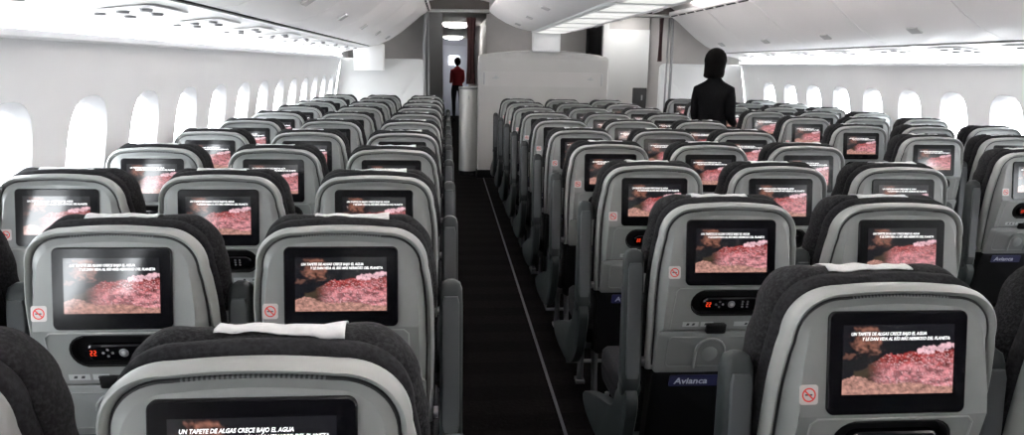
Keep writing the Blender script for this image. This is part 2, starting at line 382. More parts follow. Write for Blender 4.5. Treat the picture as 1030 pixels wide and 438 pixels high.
# lower back: pocket and structure
b = MB()
b.loft([[P3(x, v, .03 + .01*q) for x, v in rrect(-.19, .19, -.74, -.450, .02)] for q in (0,)] + [[P3(x, v, -.004) for x, v in rrect(-.185, .185, -.735, -.455, .02)], [P3(x, v, -.010) for x, v in rrect(-.17, .17, -.72, -.465, .02)]], cap0=True, cap1=True)
pocket = b.build('literature_pocket', M['blackmat'], smooth=50)
b = MB(); b.loft([rl(-.135,.015,-.502,-.465,.004,-.010), rl(-.135,.015,-.502,-.465,.004,-.013)], cap1=True)
tv, tf = text_mesh('Avianca', .028, .100, .12, .0006)
placard = b.build('name_placard', M['navy'], pocket, smooth=0)
b = MB(); b.add([P3(-.122 + x, -.493 + y, -.0136) for x, y in tv], tf); b.build('placard_text', M['placardtext'], pocket, smooth=0, recalc=False)
# hinge pins at the lower corners of the shell
def hinge(sx):
    b = MB(); z = ZB - .435; y = profR(-.435) + .012
    b.tube([(sx*.185, y, z), (sx*.202, y, z), (sx*.203, y, z), (sx*.213, y, z)], [.009, .009, .014, .014], 12)
    return b.build('hinge_pin', M['metal'], smooth=40)
hinges = [hinge(-1), hinge(1)]
# legs and baggage bar
def leg(x, y0, y1):
    b = MB(); b.tube([(x, y0, .335), (x, (y0+y1)/2, .17), (x, y1, .012)], [.016,.013,.016], 8); b.box(x-.02, x+.02, y1-.03, y1+.03, 0, .014)
    return b.build('leg', M['metal'], smooth=40)
legs = [leg(-.15, .24, .20), leg(.15, .24, .20), leg(-.15, .5, .55), leg(.15, .5, .55)]
b = MB(); b.box(-.21, .21, .20, .24, .30, .335, bev=.006); beam = b.build('seat_beam', M['metal'], smooth=40)
b = MB(); b.tube([(-.205,.50,.32), (-.212,.56,.20), (-.212,.58,.12), (-.205,.59,.085), (0,.59,.085), (.205,.59,.085), (.212,.58,.12), (.212,.56,.20), (.205,.50,.32)], .009, 8); bar = b.build('baggage_bar', M['barmetal'], smooth=60)
# raised armrest
def armrest(sx):
    x = sx*.245; b = MB(); rr = []
    for t, hw, hy, yc in ((0,.018,.022,.055), (.03,.026,.030,.057), (.10,.028,.034,.058), (.5,.028,.032,.068), (.85,.028,.028,.077), (.94,.027,.025,.080), (.98,.022,.018,.079), (1.0,.010,.008,.079)):
        z = .535 + t*.42; rr.append([(x + xx, yc + yy, z) for xx, yy in rrect(-hw, hw, -hy, hy, min(hw, hy)*.55, 4)])
    b.loft(rr, cap0=True, cap1=True); a = b.build('armrest', M['arm'], smooth=45)
    b = MB(); rr = []
    for t, hw in ((.12,.016), (.16,.020), (.88,.020), (.92,.016)):
        z = .535 + t*.42; yc = .058 + (t-.1)*.024; hy = .034 - (t-.1)*.007
        rr.append([(x + xx, yc - hy - .0035 + yy, z) for xx, yy in rrect(-hw, hw, 0, .012, .004, 3)])
    b.loft(rr, cap0=True, cap1=True); b.build('armrest_pad', M['armpad'], a, smooth=45)
    b = MB(); b.tube([(x-.030, .055, .545), (x-.027, .055, .545), (x+.027, .055, .545), (x+.030, .055, .545)], [.016,.024,.024,.016], 16); b.build('pivot', M['arm'], a, smooth=40)
    return a
arms = [armrest(-1), armrest(1)]
# aisle side shroud below the armrest
def shroud(sx):
    pts = [(.01,.52), (.05,.555), (.10,.52), (.16,.44), (.38,.365), (.56,.30), (.64,.262), (.645,.235), (.58,.212), (.40,.212), (.22,.235), (.09,.32), (.03,.43)]
    x = sx*.247; b = MB(); rings = []
    cy = sum(p[0] for p in pts)/len(pts); cz = sum(p[1] for p in pts)/len(pts)
    fine = []
    n = len(pts)
    for i in range(n):      # Catmull-Rom smoothing
        p0, p1, p2, p3 = (Vector(pts[(i+k-1) % n]) for k in range(4))
        for t in (0, .25, .5, .75): fine.append(.5*((2*p1) + (p2-p0)*t + (2*p0-5*p1+4*p2-p3)*t*t + (3*p1-p0-3*p2+p3)*t**3))
    for dx, k in ((-.018,.90), (-.022,.96), (-.017,1.0), (.014,1.0), (.020,.95), (.021,.88)):
        rings.append([(x + dx*sx, cy + (p.x-cy)*k, cz + (p.y-cz)*k) for p in fine])
    b.loft(rings, cap0=True, cap1=True); return b.build('side_shroud', M['arm'], smooth=45)
shrouds = [shroud(-1), shroud(1)]

COMMON = [shell, back_panel, con, handset, tray, screen, sign, cush, head, pan, pocket, beam, bar] + legs
def kids(o): return [q for q in proto_children.get(o.name, [])]
proto_children = {}
for o in C.objects:
    if o.parent: proto_children.setdefault(o.parent.name, []).append(o)
proto_all = list(C.objects)
def copy_part(o, root):
    c = o.copy(); C.objects.link(c); c.parent = root
    for ch in proto_children.get(o.name, []):
        d = ch.copy(); C.objects.link(d); d.parent = c
    return c
ORD = ['first','second','third','fourth','fifth','sixth','seventh','eighth','ninth','tenth','eleventh','twelfth']
LAY = {'left': (-.2355, .8724, range(0, 11), ['window column', 'middle column', 'aisle column'], -2),
       'centre': (.7748, 1.1662, range(0, 10), ['near-aisle column', 'middle column', 'far-aisle column'], 0),
       'right': (2.7914, 3.2845, range(0, 8), ['aisle column', 'middle column', 'window column'], 0)}
SKIP = {('left', 0, 0), ('left', 1, 0), ('centre', 2, 0), ('centre', 2, 1), ('right', 2, 0), ('right', 1, 0)}
SKIP.discard(('left', 1, 0))
rnd = random.Random(11)
tweak = {}
for blk, (X0, Z0, rows, cols, c0) in LAY.items():
    for k in rows:
        for c in range(3):
            if (blk, c, k) in SKIP: continue
            dy = tweak.get((blk, c, k), (0,0))[0]
            root = empty('airline_seat', (X0 + (c + c0)*.49, Z0 + k*.77 + dy, 0))
            tag(root, f"grey seat with lit screen in the {blk} block, {cols[c]}, {ORD[k]} row from the camera", 'airline seat', f"airline seats in the {blk} block")
            for o in COMMON: copy_part(o, root)
            copy_part(hinges[0], root); copy_part(hinges[1], root)
            if not (blk == 'centre' and c == 1 and k == 7): copy_part(covers[(k*3 + c*2) % 3], root)
            if (blk, c) != ('left', 0): copy_part(arms[0], root)
            last = c == 2
            if last and blk != 'right': copy_part(arms[1], root)
            if (blk, c) in (('centre', 0), ('right', 0)): copy_part(shrouds[0], root)
            if (blk, c) in (('left', 2), ('centre', 2)): copy_part(shrouds[1], root)
for o in proto_all: bpy.data.objects.remove(o)

# ------------------------------------------------------------------ cabin shell
ZA, ZE = -2.6, 9.8
PR = [(0,2.60), (.25,2.70), (.5,2.76), (.75,2.775), (.90,2.75), (1.02,2.722), (1.2,2.692), (1.35,2.664), (1.45,2.642), (1.53,2.622)]
HP = .570
def dw(z):
    for (a, da), (b2, db) in zip(PR, PR[1:]):
        if z <= b2: t = (z-a)/(b2-a); return da + (db-da)*t
    return PR[-1][1]
def side(sx, name, zs, label, n0):
    b = MB(); ZL0, ZH = .72, 1.42; hw = HP/2
    def W(y, z, dd=0): return (XC + sx*(dw(z) + dd), y, z)
    zend = [zs[0] - hw, zs[-1] + hw]
    lows = [0,.25,.5,.65,ZL0]; highs = [ZH, 1.45, 1.49, 1.53]
    ys = [ZA, zend[0]] + [z + hw for z in zs] + [ZE + .02]
    ys = sorted(set(round(y, 4) for y in ys))
    b.loft([[W(y, z) for y in ys] for z in lows], closed=False)
    b.loft([[W(y, z) for y in ys] for z in highs], closed=False)
    for y0, y1 in ((ZA, zend[0]), (zend[1], ZE + .02)):
        if y1 - y0 > .01: b.loft([[W(y0, z), W(y1, z)] for z in (ZL0, .8, .9, 1.0, 1.1, 1.2, 1.3, ZH)], closed=False)
    N = 40; cz = 1.075
    def hole(yc, a, bb, r=.13, dd=0):
        out = []
        for i in range(N):
            t = 2*PI*i/N + PI/N; c_, s_ = math.cos(t), math.sin(t)
            e = .68; out.append((yc + a*math.copysign(abs(c_)**e, c_), cz + bb*math.copysign(abs(s_)**e, s_)))
        return out
    for k, yc in enumerate(zs):
        outer = []
        for i in range(N):
            t = 2*PI*i/N + PI/N; c_, s_ = math.cos(t), math.sin(t); vh = (ZH - cz) if s_ > 0 else (cz - ZL0)
            q = max(abs(c_)/hw, abs(s_)/.345); outer.append((yc + c_/q, cz + s_/q*vh/.345))
        for (yy, zz) in ((hw, ZH-cz), (-hw, ZH-cz), (-hw, ZL0-cz), (hw, ZL0-cz)):
            jj = min(range(N), key=lambda i: (outer[i][0]-yc-yy)**2 + (outer[i][1]-cz-zz)**2); outer[jj] = (yc+yy, cz+zz)
        h0 = hole(yc, .166, .243); rings = []
        for t in (0, .25, .5, .75, 1): rings.append([W(o[0]*(1-t)+h[0]*t, o[1]*(1-t)+h[1]*t) for o, h in zip(outer, h0)])
        b.loft(rings)
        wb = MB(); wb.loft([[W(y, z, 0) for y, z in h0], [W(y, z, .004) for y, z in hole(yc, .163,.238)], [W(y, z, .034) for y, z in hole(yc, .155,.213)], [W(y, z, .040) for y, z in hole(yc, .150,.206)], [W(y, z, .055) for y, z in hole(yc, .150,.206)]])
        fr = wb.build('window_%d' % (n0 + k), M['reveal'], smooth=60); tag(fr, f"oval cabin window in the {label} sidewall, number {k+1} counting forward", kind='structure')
        gb = MB(); gb.loft([[W(y, z, .047) for y, z in hole(yc, .150,.206)]], cap1=True); gb.build('pane', M['glass'], fr, smooth=0)
    w = b.build('wall_' + name, M['wall'], smooth=40); tag(w, kind='structure')
    # vertical joints between the sidewall panels
    return w
zl = [3.088 + HP*i for i in range(-8, 12)]; zr = [5.60 + HP*i for i in range(-12, 7)]
side(-1, 'left', zl, 'left', 1); side(1, 'right', zr, 'right', 1 + len(zl))
for sx, nm in ((-1,'left'), (1,'right')):
    b = MB(); b.loft([[(XC + sx*dw(min(z, 1.53)), y, z) for y in (9.88, 10.5)] for z in (0,.25,.5,.75,.9,1.02,1.2,1.35,1.53,1.9,2.35)], closed=False); tag(b.build('wall_forward_side_%s' % nm, M['wall'], smooth=40), kind='structure')
def prism(mb, poly, y0, y1, sx=1, mi=0, cap=True):
    mb.loft([[(XC + sx*d, y, z) for d, z in poly] for y in (y0, y1)], cap0=cap, cap1=cap, mi=mi)
def sheet(mb, line, y0, y1, sx=1, ny=1, mi=0): mb.loft([[(XC + sx*d, y0 + (y1-y0)*k/ny, z) for d, z in line] for k in range(ny+1)], closed=False, mi=mi)
b = MB(); b.box(XC-2.62, XC+2.62, ZA, 23.5, -.05, 0); tag(b.build('floor', M['carpet'], smooth=0), kind='structure')
# ceiling: two aisle arches and the middle roof
b = MB()
for sx in (-1, 1):
    arch = [(1.60,2.155), (1.58,2.18), (1.52,2.22), (1.36,2.255), (1.13,2.27), (.90,2.255), (.74,2.22), (.67,2.18), (.66,2.155)]
    sheet(b, arch, ZA, ZE, sx); sheet(b, [(.66,2.3), (0,2.3)], ZA, ZE, sx)
tag(b.build('ceiling', M['ceil'], smooth=60), kind='structure')
# cove lamps at both springings of each arch
for sx, nm in ((-1,'left'), (1,'right')):
    for d, z, q in ((1.555,2.135,'outer'), (.70,2.135,'inner')):
        b = MB(); b.box(XC+sx*d-.012, XC+sx*d+.012, ZA, ZE-1.2, z-.006, z+.006); o = b.build('ceiling_light_strip', M['covelamp'], smooth=0)
        tag(o, f"slim glowing cove strip along the {q} edge of the {nm} aisle ceiling", 'lamp')
# outboard service panel strips (white underside below the bins)
for sx, nm, zz in ((-1,'left', zl), (1,'right', zr)):
    b = MB(); prism(b, [(2.222,1.658), (2.45,1.632), (2.60,1.598), (2.66,1.555), (2.68,1.57), (2.6,1.62), (2.26,1.68)], ZA, ZE, sx)
    tag(b.build('trim_service_%s' % nm, M['psu'], smooth=30), kind='structure')
    b = MB(); prism(b, [(2.660,1.517), (2.575,1.517), (2.567,1.524), (2.567,1.545), (2.571,1.545), (2.573,1.526), (2.660,1.526)], ZA, ZE-.05, sx); tag(b.build('trim_lip_%s' % nm, M['wall'], smooth=0), kind='structure')
    b = MB(); prism(b, [(2.60,1.528), (2.64,1.528), (2.64,1.536), (2.60,1.536)], ZA, ZE-.1, sx); o = b.build('wall_light_strip', M['striplamp'], smooth=0)
    tag(o, f"glowing white strip lamp along the top of the {nm} sidewall", 'lamp')
    b = MB(); prism(b, [(2.20,1.676), (2.26,1.665), (2.28,1.70), (2.22,1.71)], ZA, ZE, sx); tag(b.build('trim_gap_%s' % nm, M['gap'], smooth=0), kind='structure')
# middle service strip under the centre bins
b = MB(); prism(b, [(-.215,1.875), (.215,1.875), (.225,1.89), (-.225,1.89)], ZA, ZE-.2); tag(b.build('trim_service_middle', M['psu'], smooth=0), kind='structure')
# service units: reading lamps and air nozzles
def oval(mb, cx, cy, cz, ax, ay, nx, nz, mi, t=.004, n=14):
    tx, tz = nz, -nx       # tangent across
    r0 = [(cx + tx*ax*math.cos(2*PI*i/n), cy + ay*math.sin(2*PI*i/n), cz + tz*ax*math.cos(2*PI*i/n)) for i in range(n)]
    r1 = [(x - nx*t, y, z - nz*t) for x, y, z in [(cx + (p[0]-cx)*.8, cy + (p[1]-cy)*.8, cz + (p[2]-cz)*.8) for p in r0]]
    mb.loft([r0, r1], cap1=True, mi=mi)
for sx, nm in ((-1,'left'), (1,'right')):
    L = math.hypot(.15,.055); nx, nz = sx*-(-.055/L)*-1, 1.0
    for k in range(10):
        yc = 9.1 - k*.77
        if yc < .9: break
        root = empty('service_unit', (XC + sx*2.43, yc, 1.632)); tag(root, f"white reading lamp and air nozzle unit under the {nm} bins, {ORD[k]} back from the divider", 'service unit', f'service units under the {nm} bins')
        sl = (1.658-1.632)/(2.222-2.45)  # dz/dd
        def S(x, y, off): return (sx*x, y, x*sl*1.0 - off)
        b = MB(); b.loft([[S(x, y, .002) for x, y in rrect(-.14, .14, -.20, .20, .03)], [S(x, y, .007) for x, y in rrect(-.135, .135, -.195, .195, .028)]], cap0=True, cap1=True); b.build('housing', M['psu'], root)
        for x, y, a1, a2, mt, nme in ((-.08,-.10,.022,.045,'psudark','air_nozzle'), (0,-.10,.022,.045,'psudark','air_nozzle'), (.08,-.10,.022,.045,'psudark','air_nozzle'), (-.05,.09,.020,.05,'psudark','reading_lamp'), (.05,.09,.020,.05,'psudark','reading_lamp')):
            b = MB(); n = 14
            b.loft([[S(x + a1*math.cos(2*PI*i/n), y + a2*math.sin(2*PI*i/n), .0072) for i in range(n)], [S(x + a1*.8*math.cos(2*PI*i/n), y + a2*.8*math.sin(2*PI*i/n), .016) for i in range(n)]], cap0=True, cap1=True)
            b.build(nme, M[mt], root)
for k in range(11):
    yc = 9.15 - k*.77
    if yc < 1.2: break
    root = empty('ceiling_light', (XC, yc, 1.875)); tag(root, f"pale rectangular lamp panel under the centre bins, {ORD[k]} back from the divider", 'lamp', 'lamp panels under the centre bins')
    b = MB(); b.loft([[(x, y, 0) for x, y in rrect(-.20, .20, -.33, .33, .03)], [(x, y, -.006) for x, y in rrect(-.195, .195, -.325, .325, .03)]], cap0=True, cap1=True); b.build('frame', M['psu'], root)
    for q in (-1, 1):
        b = MB(); b.loft([[(x, y, -.0062) for x, y in rrect(-.17, .17, q*.155-.13, q*.155+.13, .03)], [(x, y, -.010) for x, y in rrect(-.165, .165, q*.155-.125, q*.155+.125, .03)]], cap0=True, cap1=True); b.build('lamp_lens', M['lens'], root)
# overhead bins
face = [(2.215,1.670), (2.12,1.683), (1.98,1.742), (1.84,1.835), (1.71,1.942), (1.60,2.035), (1.525,2.085)]
mface = [(.235,1.885), (.32,1.895), (.44,1.925), (.56,1.975), (.66,2.03), (.74,2.085), (.765,2.115), (.762,2.150)]
def thick(line, t):
    out = []
    for i, p in enumerate(line):
        a = line[max(0, i-1)]; c = line[min(len(line)-1, i+1)]; dx, dz = c[0]-a[0], c[1]-a[1]; L = math.hypot(dx, dz); out.append((p[0] - dz/L*t, p[1] + dx/L*t))
    return out
def bin_unit(kind, y0, y1, label, group):
    root = empty('overhead_bin', (0,0,0))
    tag(root, label, 'overhead bin', group)
    g = .005
    if kind in (-1, 1):
        sx = kind; inn = thick(face, -.03); zt = 2.10
        poly = [(2.50,1.66), (2.25,1.70)] + inn[1:] + [(1.55,2.11), (1.62,2.12), (2.3,2.12), (2.55,2.0)]
        b = MB(); prism(b, poly, y0+.002, y1-.002, sx); b.build('bin_body', M['gap'], root, smooth=0)
        b = MB(); prism(b, face + list(reversed(thick(face, -.025))), y0+g, y1-g, sx); d_ = b.build('bin_door', M['bin'], root, smooth=40)
        b = MB(); ym = (y0+y1)/2; f1 = thick(face, .0)
        prism(b, [(1.98,1.738), (1.93,1.771), (1.925,1.762), (1.975,1.729)], ym-.06, ym+.06, sx); b.build('latch', M['latchgrey'], d_, smooth=0)
        b = MB(); n = 4; lip = [(1.52,2.088), (1.478,2.112), (1.482,2.150), (1.49,2.150), (1.50,2.118), (1.54,2.10)]; prism(b, lip, y0+g, y1-g, sx)
        b.build('top_rail', M['bin'], root, smooth=0)
        b = MB()
        for q in range(n):
            ya = y0 + (y1-y0)*(q+.08)/n; yb = y0 + (y1-y0)*(q+.85)/n
            prism(b, [(1.509,2.0925), (1.493,2.1018), (1.492,2.0995), (1.508,2.0905)], ya, yb, sx)
        b.build('air_slot', M['gap'], root, smooth=0)
    else:
        for sx in (-1, 1):
            b = MB(); prism(b, mface + list(reversed(thick(mface, .025))), y0+g, y1-g, sx); d_ = b.build('bin_door', M['bin'], root, smooth=40)
            b = MB(); ym = (y0+y1)/2; prism(b, [(.44,1.922), (.50,1.944), (.504,1.934), (.444,1.912)], ym-.06, ym+.06, sx); b.build('latch', M['latchgrey'], d_, smooth=0)
        b = MB(); prism(b, [(-.20,1.892), (.20,1.892), (.44,1.955), (.66,2.06), (.735,2.10), (.735,2.112), (-.735,2.112), (-.735,2.10), (-.66,2.06), (-.44,1.955)], y0+.002, y1-.002); b.build('bin_body', M['gap'], root, smooth=0)
U = 1.24
for k in range(10):
    y1 = 9.40 - k*U; y0 = y1 - U
    if y1 < ZA+.3: break
    for kd, nm in ((-1,'left window seats'), (1,'right window seats'), (0,'centre block')):
        bin_unit(kd, max(y0, ZA), y1, f"white overhead bin above the {nm}, {ORD[k]} unit back from the cabin divider", f'overhead bins above the {nm}')
# aft wall behind the camera
b = MB(); b.box(XC-2.85, XC+2.85, ZA-.06, ZA, 0, 2.35); tag(b.build('wall_back', M['darkpanel'], smooth=0), kind='structure')
# outer roof so that no daylight leaks in
b = MB(); 
for sx in (-1, 1): sheet(b, [(2.66,1.56), (2.60,1.85), (2.3,2.2), (1.4,2.42), (0,2.45)], ZA, 23.5, sx)
tag(b.build('ceiling_shell', M['darkpanel'], smooth=0), kind='structure')

# ------------------------------------------------------------------ dividers and forward area
def rr_plate(name, loop, y0, y1, mt, parent=None, bev=.012):
    cx = sum(p[0] for p in loop)/len(loop); cz = sum(p[1] for p in loop)/len(loop)
    def sc(k): return [(cx + (x-cx)*(1 - k/max(.05, abs(x-cx)) if abs(x-cx) > k else 1), cz + (z-cz)*(1 - k/max(.05, abs(z-cz)) if abs(z-cz) > k else 1)) for x, z in loop]
    a = [(x, y0+bev, z) for x, z in loop]; b0 = [(x, y0, z) for x, z in sc(bev)]; c = [(x, y1-bev, z) for x, z in loop]; d = [(x, y1, z) for x, z in sc(bev)]
    b = MB(); b.loft([b0, a, c, d], cap0=True, cap1=True); return b.build(name, mt, parent, smooth=40)
def top_round(x0, x1, z0, z1, r, crown=0., side='both', n=8):
    out = [(x0, z0)]
    if side in ('both', 'left'): out += [(x0 + r - r*math.cos(.5*PI*i/n), z1 - r + r*math.sin(.5*PI*i/n)) for i in range(n+1)]
    else: out.append((x0, z1))
    xa = x0 + (r if side in ('both','left') else 0); xb = x1 - (r if side in ('both','right') else 0)
    out += [(xa + (xb-xa)*i/16, z1 + crown*(1 - (2*i/16-1)**2)) for i in range(1, 16)]
    if side in ('both', 'right'): out += [(x1 - r + r*math.sin(.5*PI*i/n), z1 - r + r*math.cos(.5*PI*i/n)) for i in range(n+1)]
    else: out.append((x1, z1))
    out.append((x1, z0)); return out
t = empty('cabin_divider', (-.9, 9.83, 0)); tag(t, 'white cabin divider panel ahead of the left seat block', 'divider')
o = rr_plate('panel', [(XC - dw(z) + .012, z) for z in (0,.25,.5,.8,1.0,1.2,1.35,1.45)] + top_round(-1.36, -.285, 0, 1.525, .07, .0, 'right')[1:], 9.80, 9.86, M['divider'], t); o.location = (.9, -9.83, 0)
t = empty('cabin_divider', (3.5, 9.83, 0)); tag(t, 'white cabin divider panel ahead of the right seat block, behind the standing woman', 'divider')
o = rr_plate('panel', top_round(2.80, 3.92, 0, 1.525, .07, .0, 'left')[:-1] + [(XC + dw(z) - .012, z) for z in (1.45,1.35,1.2,1.0,.8,.5,.25,0)], 9.80, 9.86, M['divider'], t); o.location = (-3.5, -9.83, 0)
t = empty('cabin_divider', (1.25, 9.85, 0)); tag(t, 'tall grey divider with curved top ahead of the centre block', 'divider')
o = rr_plate('panel', top_round(.40, 2.11, 0, 1.60, .06, .068), 9.80, 9.92, M['dividergrey'], t); o.location = (-1.25, -9.85, 0)
b = MB(); b.loft([[(x-1.25, y-9.85, z) for x, z in rrect(.46, 2.04, 1.20, 1.39, .012)] for y in (9.799, 9.790)], cap1=True); b.build('inset_panel', M['dividerpanel'], t)
for x in (.478, 2.022):
    b = MB(); b.box(x-1.25-.010, x-1.25+.010, -.068, -.058, 1.215, 1.375, bev=.003); b.build('edge_strip', M['labelgrey'], t)
for x in (.63, 1.87):
    b = MB(); b.tube([(x-1.25, -.06, 1.31), (x-1.25, -.085, 1.31)], .022, 12); b.box(x-1.25-.045, x-1.25+.045, -.088, -.06, 1.298, 1.312, bev=.003); b.build('coat_hook', M['labelgrey'], t)
b = MB(); b.box(.385, 2.12, 9.74, 9.95, 0, .10, bev=.01); tag(b.build('trim_1', M['blackmat']), kind='structure')
# hanging white boxes at the forward ends of the service strips
for (x0, x1, z0, z1, nm) in ((-1.15,-.785,1.375,1.70,'left bins, above the white divider'), (1.08,1.42,1.64,1.89,'centre bins, above the grey divider')):
    cx = (x0+x1)/2; root = empty('monitor_housing', (cx, 9.62, z0)); tag(root, f"white box hanging from the {nm}", 'housing')
    b = MB(); b.box(x0-cx, x1-cx, -.10, .10, 0, z1-z0, bev=.012); b.build('case', M['psu'], root)
    b = MB(); b.box(x0-cx+.03, x1-cx-.03, -.104, -.098, .03, z1-z0-.05, bev=.002); b.build('front_cover', M['psu'], root)
# headers, posts and walls around the forward end of each aisle
def aisle_front(sx, nm):
    def X(d): return XC + sx*d
    def bx(mb, d0, d1, *a, **k): x = sorted((X(d0), X(d1))); mb.box(x[0], x[1], *a, **k)
    b = MB(); bx(b, .76, 1.58, 9.50, 9.56, 2.09, 2.42)
    tag(b.build('trim_header_%s' % nm, M['header']), kind='structure')
    root = empty('curtain_track', (X(1.56), 9.45, 0)); tag(root, f"grey curtain post and cross rail at the forward end of the {nm} aisle", 'curtain track')
    ox, oy = X(1.56), 9.45
    b = MB(); b.tube([(0, 0, .02), (0, 0, 1.4), (sx*.0, 0, 1.62), (sx*-.005, 0, 1.80), (sx*-.02, 0, 2.10)], [.018,.018,.018,.018,.020], 10); b.tube([(-sx*.05, .03, .02), (-sx*.05, .03, 1.5), (-sx*.045, .03, 2.10)], .012, 8); b.build('post', M['post'], root)
    b = MB(); b.tube([(-sx*.0, 0, 2.105), (-sx*.8, 0, 2.115)], .020, 10); b.build('rail', M['dividergrey'], root)
    # bulkhead beyond
    b = MB(); bx(b, 1.55, 2.75, 10.5, 10.56, 0, 2.35); tag(b.build('wall_forward_%s' % nm, M['monument']), kind='structure')
for sx, nm in ((-1,'left'), (1,'right')): aisle_front(sx, nm)
# corridor beyond the left aisle
b = MB(); b.box(-.30, -.25, 10.0, 22, 0, 2.35); b.box(-.25,-.06, 10.4, 10.5, 0, 2.35); tag(b.build('wall_corridor_left', M['darkpanel']), kind='structure')
b = MB(); b.box(.56, 2.0, 10.9, 10.97, 0, 2.35); tag(b.build('wall_galley', M['monument']), kind='structure')
b = MB(); b.box(.62, .68, 10.97, 22, 0, 2.35); tag(b.build('wall_corridor_right', M['monument']), kind='structure')
b = MB(); b.box(-.3, .68, 9.9, 22.1, 2.20, 2.26); tag(b.build('ceiling_corridor', M['ceil']), kind='structure')
b = MB(); b.box(-.3, .68, 22, 22.1, 0, 2.35); tag(b.build('wall_corridor_end', M['doorwhite']), kind='structure')
root = empty('galley_door', (.14, 21.9, 0)); tag(root, 'pale bluish door at the far end of the left aisle', 'door')
b = MB(); b.box(-.25,.40, 0,.05, .02, 2.0, bev=.02); b.build('panel', M['doorwhite'], root)
b = MB(); b.loft([[(x, y, z) for x, z in rrect(-.10,.22,1.45,1.72,.05)] for y in (-.001,-.008)], cap1=True); b.build('door_window', mat('door_window_glow', (.8,.8,.8), .4, emis=(.93,.96,1), estr=.9), root)
for x_, e_ in ((2.46,'right'), (.12,'left')):  # flat lamps added to brighten the forward area, out of view behind the headers
    b = MB(); b.box(x_-.12, x_+.12, 9.85, 10.15, 2.175, 2.20, bev=.005); tag(b.build('ceiling_light', M['lamp']), f"flat added fill lamp hidden behind the header of the {e_} aisle", 'lamp')
for y_, e_ in ((20.5,'far end'), (14.0,'near end')):
    root = empty('ceiling_light', (.16, y_, 2.19)); tag(root, f"round white ceiling lamp over the {e_} of the forward corridor", 'lamp')
    b = MB(); n = 20; b.loft([[(r*math.cos(2*PI*i/n), r*math.sin(2*PI*i/n), z) for i in range(n)] for r, z in ((.25,.01), (.25,-.02), (.20,-.05), (.10,-.07))], cap0=True, cap1=True); b.build('lamp_shade', M['lamp'], root)
# curved silver stowage end beside the centre divider
root = empty('curved_cabinet', (.285, 10.07, 0)); tag(root, 'silver cabinet with rounded end beside the grey centre divider', 'cabinet')
b = MB(); n = 24; b.loft([[(.125*math.cos(2*PI*i/n), .14*math.sin(2*PI*i/n), z) for i in range(n)] for z in (.0,.06)], cap0=True, mi=0); b.build('base', M['blackmat'], root)
b = MB(); b.loft([[(.125*k*math.cos(2*PI*i/n), .14*k*math.sin(2*PI*i/n), z) for i in range(n)] for k, z in ((1,.06),(1,1.13),(.97,1.145))], cap0=True, cap1=True); b.build('body', M['silver'], root)
b = MB(); b.loft([[(.132*k*math.cos(2*PI*i/n), .147*k*math.sin(2*PI*i/n), z) for i in range(n)] for k, z in ((.97,1.145),(1,1.15),(1,1.17),(.96,1.178))], cap0=True, cap1=True); b.build('top', M['post'], root)
b = MB(); b.box(-.01,.01,-.155,-.135,1.02,1.06,bev=.003); b.build('latch', M['labelgrey'], root)
# dark red curtains gathered by each aisle
def curtain(x, y, z0, z1, w, label):
    b = MB(); rings = []
    for k in range(9):
        z = z0 + (z1-z0)*k/8; s_ = 1 - .25*math.sin(PI*k/8)
        rings.append([(x + (w*s_)*math.cos(2*PI*i/36)*(1 + .22*math.sin(7*2*PI*i/36)), y + .05*s_*math.sin(2*PI*i/36)*(1+.22*math.cos(7*2*PI*i/36)), z) for i in range(36)])
    b.loft(rings, cap0=True, cap1=True); tag(b.build('curtain', M['curtain'], smooth=60), label, 'curtain')
curtain(.33, 10.55, 1.2, 2.10, .055, 'dark red curtain gathered above the silver cabinet')
curtain(2.735, 9.62, 1.55, 2.09, .022, 'thin red curtain edge hanging by the right aisle post')
# aisle two, beyond the divider
b = MB(); b.box(1.9, 2.95, 12.0, 12.06, 0, 2.35); tag(b.build('wall_corridor_far', M['dividergrey']), kind='structure')
b = MB(); b.box(2.0, 2.06, 10.97, 12.0, 0, 2.35); b.box(2.80,2.86,10.56,12.0,0,2.35); b.box(-.3,-.25,9.86,10.56,0,1.4); tag(b.build('wall_galley_side', M['darkpanel']), kind='structure')
b = MB(); b.box(2.22, 2.80, 10.40, 10.46, 0, 1.98); b.box(2.14, 2.22, 10.36, 10.46, 0, 2.3); tag(b.build('wall_forward_panel', M['divider'], smooth=0), kind='structure')
b = MB(); b.box(2.22, 2.80, 10.44, 10.50, 1.98, 2.3); tag(b.build('trim_2', M['monument'], smooth=0), kind='structure')
root = empty('wall_placard', (2.69, 10.365, .87)); tag(root, 'dark stowage panel on the pale wall beyond the right aisle', 'panel')
b = MB(); b.box(-.10,.10,0,.03,0,.32,bev=.01); b.build('panel', M['darkpanel'], root)
b = MB(); b.box(.02,.04,-.012,0,.15,.22,bev=.003); b.build('latch', M['labelgrey'], root)
b = MB(); b.box(2.0, 2.8, 9.9, 12.1, 2.20, 2.26); tag(b.build('ceiling_corridor_right', M['ceil']), kind='structure')
# floor path strip
b = MB(); b.box(.472, .485, .8, 9.72, 0, .004); tag(b.build('floor_path_strip', M['pathstrip'], smooth=0), 'thin pale guide strip along the dark aisle carpet', 'floor strip')

